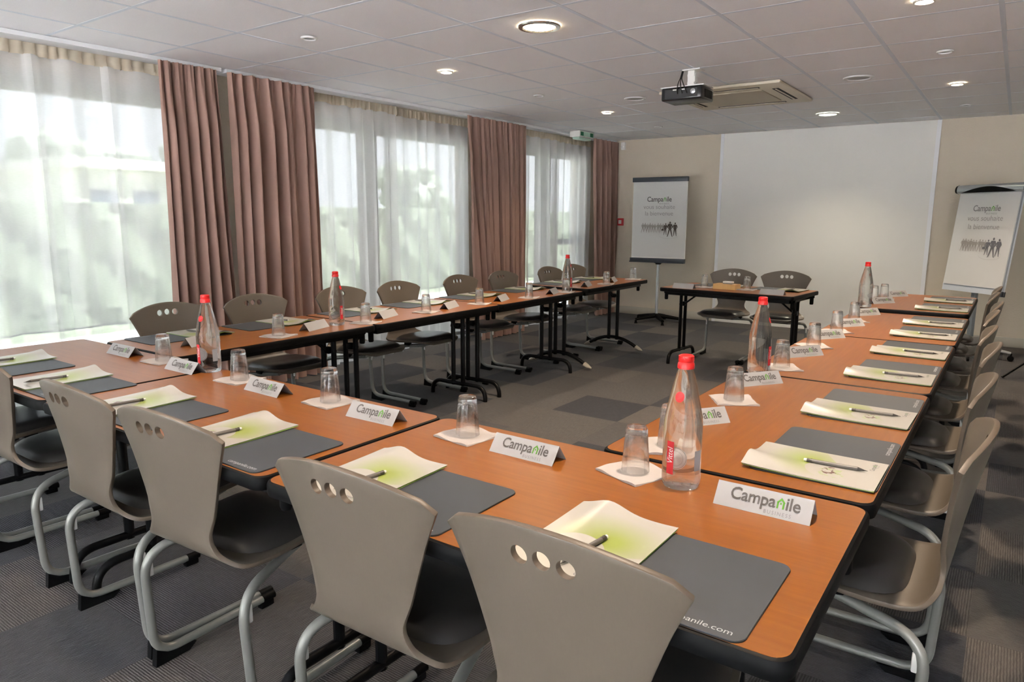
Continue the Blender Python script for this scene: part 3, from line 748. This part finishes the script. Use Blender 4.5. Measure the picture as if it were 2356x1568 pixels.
# ================================================================ TABLE SETTINGS
def make_mat():
    t = empty('desk_mat'); P = rrect(-.215, .215, 0, .285, .022, 6)
    G().prism(P, 0, .0018).build('base', MMATB, t)
    G().prism(rrect(-.2142, .2142, .0008, .2842, .0215, 6), .0018, .0032).build('surface', MMAT, t)
    vs, fs, w = text_geo('campanile.com', .019)
    g = G(); g.add([(v.x+.195-w, v.y+.014, .00335) for v in vs], fs); g.build('lettering', MTXW, t)
    t['category'] = 'desk mat'; t['group'] = 'grey desk mats'; return t
def make_folder():
    t = empty('folder'); Wf, Hf = .212, .297
    def wave(x, y, amp=.016):
        s_ = x/Wf; k = max(0, (y-.12)/(Hf-.12))**1.6
        return amp*k*(math.exp(-((s_-.30)/.20)**2) + .10*math.sin(s_*6)) + .003*k
    def sheet(x0, x1, y0, y1, zb, th, mats, name, amp):
        g = G(); nu, nv = 18, 20
        g.grid(lambda u, v: (x0+(x1-x0)*u, y0+(y1-y0)*v, zb+th+wave(x0+(x1-x0)*u, y0+(y1-y0)*v, amp)), nu, nv)
        g.grid(lambda u, v: (x0+(x1-x0)*u, y0+(y1-y0)*v, zb+wave(x0+(x1-x0)*u, y0+(y1-y0)*v, amp)), nu, nv)
        N = (nu+1)*(nv+1); bd = [i*(nv+1) for i in range(nu+1)]+[nu*(nv+1)+j for j in range(1, nv+1)]+[i*(nv+1)+nv for i in range(nu-1, -1, -1)]+[j for j in range(nv-1, 0, -1)]
        for i in range(len(bd)):
            a, b = bd[i], bd[(i+1) % len(bd)]; g.f.append([a, b, N+b, N+a]); g.m.append(0); g.sm.append(False)
        return g.build(name, mats, t)
    sheet(.002, Wf-.001, .001, Hf-.002, 0, .0012, MGRN, 'back_cover', .010)
    sheet(.003, Wf-.004, .003, Hf-.004, .0013, .0022, MPAP, 'pages', .013)
    sheet(0, Wf, 0, Hf, .0037, .0006, MFOLD, 'cover', .016)
    g = G(); logo(g, .055, Matrix.Translation((.165, .022, .0045))); g.build('lettering', [MTXT2, MTXG, MTXT2], t)
    t['category'] = 'folder'; t['group'] = 'printed welcome folders'; return t
def make_pen():
    t = empty('mechanical_pencil'); r = .0048
    def cyl(a, b, ra, rb): return G().tube([(0, a, r), (0, (a+b)/2, r), (0, b, r)], [ra, (ra+rb)/2, rb], 10)
    G().tube([(0, -.05, r), (0, .052, r)], r, 10).build('barrel', MPEN, t)
    G().tube([(0, -.05, r), (0, -.062, r*.8), (0, -.066, r*.72), (0, -.072, r*.7)], [r*.98, r*.5, .0012, .0005], 10).build('tip', MPENT, t)
    G().tube([(0, .052, r), (0, .053, r), (0, .057, r), (0, .060, r), (0, .064, r)], [r*1.02, r*1.1, r*.9, r*1.1, r*1.05], 10).build('ferrule', MPENT, t)
    G().tube([(0, .064, r), (0, .070, r), (0, .0715, r)], [r*.8, r*.8, r*.5], 10).build('eraser', MERA, t)
    t['category'] = 'pencil'; t['group'] = 'grey mechanical pencils'; return t
def make_card(text=True):
    t = empty('name_card'); hw = .0985; d = .033; h = .043; th = .0006
    g = G()
    for s_ in (-1, 1):
        vs = [(x, y, z) for x in (-hw, hw) for y, z in ((s_*d, 0), (0, h), (0, h-.0012), (s_*(d-.0012), 0))]
        g.add(vs, [(0, 1, 2, 3), (7, 6, 5, 4), (0, 4, 5, 1), (1, 5, 6, 2), (2, 6, 7, 3), (3, 7, 4, 0)])
    g.build('card', MCARD, t)
    a = math.atan2(h, d)
    T = Matrix.Translation((0.004, -d-.0003, .0003)) @ Matrix.Rotation(a, 4, 'X') @ Matrix.Translation((0, .0205, .0004))
    g = G(); logo(g, .143, T); g.build('lettering', [MTXT, MTXG, MTXT2], t)
    t['category'] = 'name card'; t['group'] = 'folded name cards'; return t
def make_napkin():
    t = empty('napkin')
    rnd = random.Random(4)
    def fn(u, v):
        x, y = (u-.5)*.135, (v-.5)*.135
        e = max(abs(u-.5), abs(v-.5))*2
        lift = .0025*e**6*(1+math.sin(u*9+v*5))
        return (x+.0008*math.sin(v*17), y+.0008*math.sin(u*15), .0022+lift)
    g = G(); g.grid(fn, 22, 22)
    g.grid(lambda u, v: (fn(u, v)[0]*1.01, fn(u, v)[1]*.99, .0004), 22, 22)
    N = 23*23; bd = [i*23 for i in range(23)]+[22*23+j for j in range(1, 23)]+[i*23+22 for i in range(21, -1, -1)]+[j for j in range(21, 0, -1)]
    for i in range(len(bd)):
        a, b = bd[i], bd[(i+1) % len(bd)]; g.f.append([a, b, N+b, N+a]); g.m.append(0); g.sm.append(False)
    g.build('sheet', MNAP, t)
    t['category'] = 'napkin'; t['group'] = 'paper napkins'; return t
def make_glass():
    t = empty('tumbler')
    # upside-down tumbler: rim on the table, thick base on top
    prof = [(.0335, 0), (.0322, .0), (.0312, .02), (.0265, .085), (.0235, .092), (.0, .094), (.0, .110), (.018, .1105), (.0235, .109), (.0255, .104), (.0262, .098), (.0300, .05)]
    G().lathe(prof, 40, closed=True).build('glass_body', MGLASS, t)
    t['category'] = 'drinking glass'; t['group'] = 'upturned drinking glasses'; return t
def make_bottle():
    t = empty('water_bottle')
    out = [(0, .004), (.030, .002), (.039, .0), (.0425, .006), (.0435, .02), (.0435, .14), (.0430, .150), (.0395, .175), (.033, .205), (.0262, .235), (.0205, .258), (.0165, .270), (.0158, .278), (.0158, .294), (.0, .294)]
    G().lathe(out, 48).build('bottle_body', MBOT, t)
    # cap
    G().lathe([(.0, .303), (.014, .303), (.0172, .301), (.0175, .290), (.0165, .288), (.0182, .284), (.0190, .279), (.0188, .273), (.0165, .2722)], 28).build('cap', MRED, t)
    # label: a round emblem crossed by a red band with the name running upwards
    def on(px, pz, r=.0441):     # flat label coordinates wrapped on the glass
        a = px/r; return (r*math.sin(a), -r*math.cos(a), pz)
    g = G()
    def ring(r0, r1, mi, dr):
        n = 40; vs = []; 
        for i in range(n):
            a = 2*PI*i/n
            for rr_ in (r0, r1): vs.append(on(rr_*math.cos(a)*1.0, .075+rr_*math.sin(a), .0440+dr))
        g.add(vs, [(2*i, 2*i+1, (2*i+3) % (2*n), (2*i+2) % (2*n)) for i in range(n)], mi)
    ring(.0, .0235, 0, -.0001); ring(.0238, .0244, 1, .0001); ring(.0170, .0175, 1, .0001); ring(.0250, .0262, 2, .0000)
    g.build('emblem', [MLABT, MLABR, MLAB], t, label='silver ring emblem printed on the glass')
    g = G()
    g.add([on(x, z, .0444) for z in (.036, .112) for x in (-.0215, -.015, -.009, -.0035)], [(0, 1, 5, 4), (1, 2, 6, 5), (2, 3, 7, 6)])
    b = g.build('label_band', MREDL, t, label='red band with white name')
    vs, fs, w = text_geo('Vittel', .0195, 1.0, .15); g = G(); g.add([on(-(v.y-.0065)-.0125, .060+v.x*.9, .0453) for v in vs], fs); g.build('lettering', MWHITE, b)
    g = G(); g.add([on(x, z, .0441) for z in (.045, .092) for x in (.045, .052, .059, .066)], [(0, 1, 5, 4), (1, 2, 6, 5), (2, 3, 7, 6)]); g.build('side_label', MLAB, t)
    g = G(); n = 20
    g.add([on(.0105*math.cos(2*PI*i/n), .213+.0115*math.sin(2*PI*i/n), .0322-.32*.0115*math.sin(2*PI*i/n)) for i in range(n)], [tuple(range(n))]); g.build('seal', MRED, t)
    t['category'] = 'bottle'; t['group'] = 'glass water bottles'; return t
PM, PF, PP, PC, PN, PG, PB = make_mat(), make_folder(), make_pen(), make_card(), make_napkin(), make_glass(), make_bottle()
def setting(cx_, cy_, z, rz, where, k):
    """mat, folder and pencil; the origin is the middle of the table-edge side of the mat"""
    rnd = random.Random(k*17+3); Rm = Matrix.Rotation(rz, 3, 'Z')
    def at(x, y, dz): v = Rm @ Vector((x, y, 0)); return (cx_+v.x, cy_+v.y, z+dz)
    place(PM, at(0, 0, 0), rz, 'grey desk mat with pale lettering '+where)
    a = R(rnd.uniform(-1.2, 1.2))
    place(PF, at(-.218, .004, .0036), rz+a, 'green and cream printed folder lying '+where)
    place(PP, at(-.218+.114+rnd.uniform(-.006, .006), .108, 0.0036+.0050), rz+R(-7 if rz == 0 else rnd.uniform(-4, 4)), 'grey mechanical pencil on the folder '+where)
mfx = [-.475, -1.06, -1.63, -2.17, -2.75, -3.28]; mfy = [.935, .935, .94, .948, .956, .975]
NW = ['at the right end of the near row', 'second from the right in the near row', 'third from the right in the near row', 'fourth from the right in the near row', 'fifth from the right in the near row', 'at the left end of the near row']
for i in range(6): setting(mfx[i], mfy[i], ZT, 0, NW[i], i)
mry = [1.89, 2.47, 3.14, 3.73, 4.345, 4.86, 5.51, 6.07]
RW = ['on the right row, %s from the camera' % q for q in OR]
for i in range(8): setting(-.197 if i < 6 else -.205, mry[i], ZT+(.02 if i > 5 else 0), R(90), RW[i], 10+i)
mly = [1.90, 2.43, 3.09, 3.64, 4.26, 4.90, 5.47, 6.02]
LW = ['on the left window row, %s from the near row' % q for q in OR]
for i in range(8): setting(-3.572 if i < 6 else -3.535, mly[i], ZT+(.02 if i > 5 else 0), R(-90), LW[i], 20+i)
BW = ['on the separate far table, left place', 'on the separate far table, right place']
for i, x in enumerate((-2.20, -1.66)):
    v = Matrix.Rotation(BT_R, 3, 'Z') @ Vector((x-btl.x, DF/2-.01, 0)); setting(btl.x+v.x, btl.y+v.y, ZT, R(180)+BT_R, BW[i], 30+i)
# name cards
Z2 = ZT+.02
fc = [(-.376, 1.448, 0), (-.972, 1.437, -1), (-1.53, 1.443, 1), (-2.078, 1.455, -2), (-2.64, 1.476, 0), (-3.17, 1.50, 0)]
for i, (x, y, a) in enumerate(fc): place(PC, (x, y, ZT+.0002), R(a), 'white folded name card '+NW[i])
rc = [(-.700, 1.958), (-.710, 2.585), (-.710, 3.26), (-.725, 3.835), (-.718, 4.355), (-.72, 4.945), (-.715, 5.545), (-.695, 6.11)]
for i, (x, y) in enumerate(rc):
    v = Matrix.Rotation(R(55), 3, 'Z') @ Vector((0, .033, 0)); place(PC, (x+v.x, y+v.y, (ZT if i < 6 else Z2)+.0002), R(55), 'white folded name card turned to the camera '+RW[i])
lc = [(-3.12, 1.86), (-3.06, 2.49), (-3.085, 3.06), (-3.07, 3.64), (-3.05, 4.21), (-3.01, 4.86), (-3.0, 5.40), (-3.03, 5.95)]
for i, (x, y) in enumerate(lc):
    # lettering faces the window side, its blank back is what the camera sees
    v = Matrix.Rotation(R(-72), 3, 'Z') @ Vector((0, -.033, 0)); place(PC, (x+v.x, y+v.y, (ZT if i < 6 else Z2)+.0002), R(-72), 'folded name card seen from behind '+LW[i])
for (x, y, l, a) in ((-2.355, 5.935, BW[0], 180-5), (-1.575, 5.87, BW[1], 180-5)): place(PC, (x, y, ZT+.0002), R(a), 'folded name card seen from behind '+l)
# glasses on napkins
def cup(x, y, z, a, where):
    place(PN, (x, y, z+.0002), R(a), 'white paper napkin under a glass '+where)
    place(PG, (x, y+.0, z+.0068), 0, 'upturned clear tumbler on a napkin '+where)
for i, (x, y) in enumerate([(-.69, 1.485), (-1.195, 1.470), (-1.79, 1.488), (-2.315, 1.502), (-2.885, 1.523)]): cup(x, y, ZT, [-20, -8, -4, 2, 3][i], NW[i])
for i, (x, y) in enumerate([(-.700, 1.715), (-.72, 2.30), (-.735, 2.945), (-.745, 3.55), (-.750, 4.10), (-.75, 4.60), (-.80, 5.63), (-.76, 5.82)]): cup(x, y, ZT if i < 6 else Z2, 32 if i < 6 else 5, RW[i])
for i, (x, y) in enumerate([(-3.04, 2.21), (-3.03, 2.80), (-3.07, 3.36), (-3.07, 3.92), (-3.01, 4.46), (-3.0, 4.99), (-2.98, 5.66), (-3.0, 6.25)]): cup(x, y, ZT if i < 6 else Z2, 15, LW[i])
cup(-2.235, 6.11, ZT, 10, BW[0]); cup(-1.86, 6.12, ZT, -5, BW[1])
for x, y, z, a, l in [(-.573, 1.478, ZT, 2, 'clear glass water bottle with red cap standing on the near row, at its right end'), (-2.555, 1.53, ZT, 17, 'clear glass water bottle with red cap on the near row, toward the left'),
        (-3.11, 2.655, ZT, 104, 'clear glass water bottle with red cap on the left row, nearest the near row'), (-3.06, 5.11, ZT, 96, 'clear glass water bottle with red cap at the far end of the left row'),
        (-.785, 2.80, ZT, 91, 'clear glass water bottle with red cap halfway along the right row'), (-.80, 5.265, Z2, 150, 'clear glass water bottle with red cap at the far end of the right row')]:
    place(PB, (x, y, z), R(a), l)
# wooden box on the far table
bx_ = empty('wooden_box', (-2.03, 6.10, ZT), R(-5)); tag(bx_, 'small light wooden box on the separate far table between two glasses', 'box')
g = G().box(-.10, .10, -.06, .06, 0, .006).box(-.10, -.092, -.06, .06, .006, .045).box(.092, .10, -.06, .06, .006, .045).box(-.092, .092, -.06, -.052, .006, .045).box(-.092, .092, .052, .06, .006, .045); g.build('case', MBOX, bx_)
G().box(-.092, .092, -.052, .052, .038, .043).build('lid', MBOX, bx_)
er = empty('board_eraser', (-2.02, 6.11, ZT+.0452), R(-12)); tag(er, 'small white felt wiper lying on top of the wooden box', 'eraser')
G().box(-.045, .045, -.02, .02, .006, .022, bev=.005).build('grip', MWHITE, er); G().box(-.043, .043, -.018, .018, 0, .007).build('felt', MTXT2, er)

# ================================================================ FLIP CHARTS
def person(g, x, z, h, mi, T, arms=1, bag=False, stance=.22, lean=0):
    """flat printed silhouette"""
    s_ = h
    def poly(P): g.add([(x+px*s_, z+pz*s_, 0) for px, pz in P], [tuple(range(len(P)))], mi, False, T)
    poly([(math.cos(a)*.055+lean, .93+math.sin(a)*.07) for a in [2*PI*i/12 for i in range(12)]])
    poly([(-.12+lean, .84), (.12+lean, .84), (.10, .62), (.09, .48), (-.09, .48), (-.10, .62)])
    poly([(-.09, .50), (.01, .50), (-stance*.45, .02), (-stance*.75, 0), (-stance*.6, .05)])
    poly([(-.01, .50), (.09, .50), (stance*.6, .05), (stance*.75, 0), (stance*.45, .02)])
    poly([(-.12+lean, .84), (-.20, .66), (-.10, .52), (-.09, .56), (-.14, .66), (-.08, .76)])
    poly([(.12+lean, .84), (.20, .66), (.10, .52), (.09, .56), (.14, .66), (.08, .76)])
    if bag: poly([(-.34, .36), (-.12, .38), (-.13, .54), (-.33, .52)])
def poster(W0, zc, T, mats, pad):
    """word mark, two lines of welcome and the rows of people; T maps the flat page"""
    g = G(); logo(g, W0*.47, T @ Matrix.Translation((0, zc+.275, 0))); g.build('word_mark', mats, pad)
    g = G()
    for s_, dz, w_ in (('vous souhaite', .185, .60), ('la bienvenue', .105, .54)):
        vs, fs, w = text_geo(s_, .062, .98, 0, -.0006); k = W0*w_/w; g.add([(v.x*k-W0*w_/2, v.y*k+zc+dz, 0) for v in vs], fs, 2, False, T)
        g.build('text_line', mats, pad); g = G()
    rnd = random.Random(5); g = G()
    for i in range(9): person(g, -W0*.30+W0*.047*i+(.01 if i > 5 else 0), zc-.105+rnd.uniform(-.004, .004), .112*rnd.uniform(.95, 1.05), 4, T, stance=rnd.uniform(.12, .3))
    T2 = T @ Matrix.Translation((0, 0, .0003))
    person(g, W0*.135, zc-.135, .145, 3, T2, bag=True, stance=.2, lean=.03); person(g, W0*.225, zc-.155, .185, 3, T2, stance=.3); person(g, W0*.32, zc-.145, .165, 3, T2, stance=.2)
    for cx_, cz_, rx_, rz_, a0, a1 in ((W0*.20, zc-.135, W0*.19, .042, 150, 400), (-W0*.22, zc-.075, W0*.14, .05, 150, 230)):
        n = 30; P = [(cx_+rx_*math.cos(R(a0+(a1-a0)*i/n)), cz_+rz_*math.sin(R(a0+(a1-a0)*i/n))) for i in range(n+1)]
        vs = [(px, pz+d, .0001) for px, pz in P for d in (-.0007, .0007)]; g.add(vs, [(2*i, 2*i+2, 2*i+3, 2*i+1) for i in range(n)], 4, False, T)
    g.build('silhouettes', mats, pad)
UP = Matrix.Rotation(R(90), 4, 'X')
fa = empty('flip_chart', (-3.67, 8.33, 0), R(3)); tag(fa, 'flip chart on a star foot left of the projection board, page with welcome text', 'flip chart', 'flip charts')
G().box(-.352, .352, -.006, .006, .80, 1.76).build('board', MWHITE, fa)
G().box(-.358, .358, -.034, .014, 1.755, 1.812, bev=.004).build('top_clamp', MANT, fa)
G().box(-.358, .358, -.045, .012, .775, .815, bev=.004).box(-.358, .358, -.060, -.0, .760, .775).build('pen_tray', MANT, fa)
g = G().grid(lambda u, v: (-.348+.696*u, -.016-.004*math.sin(u*PI)*(1-v), .845+.925*v), 10, 10).box(-.345, .345, -.0145, -.006, .83, 1.76)
pg = g.build('paper_pad', MPAP, fa)
poster(.68, 1.24, Matrix.Translation((0, -.0215, 0)) @ UP, [MTXT, MTXG, MTXT2, MPERS, MPERSL], pg)
G().tube([(0, .03, .06), (0, .03, .78)], .019, 16).build('pole', MALU, fa)
G().box(-.03, .03, .005, .055, .735, .775, bev=.006).tube([(-.10, .012, .775), (0, .03, .745), (.10, .012, .775)], .008, 8).build('bracket', MPL_B, fa)
g = G()
for k in range(5):
    a = R(90+72*k); g.tube([(0, .03, .085), (.15*math.cos(a), .03+.15*math.sin(a), .07), (.30*math.cos(a), .03+.30*math.sin(a), .05)], [.03, .024, .017], 8, flat=1.2)
    g.lathe([(0, .04), (.014, .04), (.016, .012), (.022, .008), (.022, 0), (0, 0)], 12, cx=.30*math.cos(a), cy=.03+.30*math.sin(a))
g.build('star_foot', MPL_B, fa)
A2 = R(-42)
fb = empty('flip_chart', (-.305, 8.03, 0), A2); tag(fb, 'flip chart turned sideways at the right edge, silver and dark top bar', 'flip chart', 'flip charts')
FBX = 0.0
G().box(-.345, .345, -.006, .006, .62, 1.56).build('board', mat('pale_blue_board', (.55, .60, .66), .35), fb)
G().tube([(-.36, -.02, 1.60), (.36, -.02, 1.60)], .042, 20, flat=.6).build('top_bar', MALU, fb)
g = G()
for s_ in (-1, 1): g.tube([(s_*.36, -.02, 1.60), (s_*.385, -.02, 1.60)], [.044, .036], 20, flat=.6)
g.build('end_cap', MPL_B, fb)
g = G(); n = 20
g.add([(-.30+.60*i/n, -.0495, 1.562) for i in range(n+1)]+[(-.30+.60*i/n, -.0500, 1.562+.055*math.sin(PI*i/n)) for i in range(n+1)], [(i, i+1, n+2+i, n+1+i) for i in range(n)])
g.build('clamp_cover', MPL_B, fb)
g = G().grid(lambda u, v: (-.335+.655*u, -.014-.003*math.sin(u*PI), .68+.885*v), 10, 10).box(-.335, .32, -.012, -.006, .685, 1.56)
pg = g.build('paper_pad', MPAP, fb)
poster(.64, 1.115, Matrix.Translation((0, -.0195, 0)) @ UP, [MTXT2, MTXG, MTXT2, mat('print_slate', (.15, .15, .17), .6), MPERSL], pg)
G().box(.30, .345, -.025, .02, .61, .66, bev=.004).build('corner_cap', MANT, fb)
G().tube([(.333, 0, .62), (.333, 0, 1.56)], .011, 10).build('side_profile', mat('grey_profile', (.2, .22, .26), .5), fb)
G().box(-.022, .022, .02, .06, .10, .95, bev=.004).box(-.015, .015, .035, .055, .9, 1.05).build('pole', mat('grey_pole', (.22, .25, .28), .4, .3), fb)
g = G()
for k in range(5):
    a = R(100+72*k); ca, sa = math.cos(a), math.sin(a)
    lg = G().tube([(0, .03, .125), (.18*ca, .03+.18*sa, .10), (.36*ca, .03+.36*sa, .075)], [.026, .020, .014], 10, flat=1.3).build('foot_arm', MALU, fb)
    G().lathe([(0, .012), (.026, .010), (.028, 0), (.026, -.010), (0, -.012)], 18, T=Matrix.Translation((.36*ca, .03+.36*sa, .028)) @ Matrix.Rotation(a, 4, 'Z') @ Matrix.Rotation(R(90), 4, 'X')).tube([(.36*ca, .03+.36*sa, .03), (.36*ca, .03+.36*sa, .075)], .009, 8).build('caster', MPL_B, lg)
for o in list(fb.children):          # the board leans back on its pole
    if o.name.split('.')[0] in ('board', 'top_bar', 'end_cap', 'clamp_cover', 'paper_pad', 'corner_cap', 'side_profile'):
        a = R(-6); p = Vector((0, 0, .62)); o.rotation_euler = (a, 0, 0); o.location = p - Matrix.Rotation(a, 3, 'X') @ p
# dark stand whose leg tip enters at the right edge
st = empty('tripod_stand', (.42, 7.35, 0)); tag(st, 'black tripod stand at the right edge, only one leg tip showing', 'stand')
G().tube([(0, 0, .35), (0, 0, 1.5)], .014, 10).build('pole', MSTEEL_B, st)
for k in range(3):
    a = R(216+120*k); G().tube([(0, 0, .36), (.50*math.cos(a), .50*math.sin(a), .012)], .011, 8).build('leg', MSTEEL_B, st)
G().lathe([(0, 1.50), (.03, 1.50), (.03, 1.53), (0, 1.54)], 12).build('head', MPL_B, st)
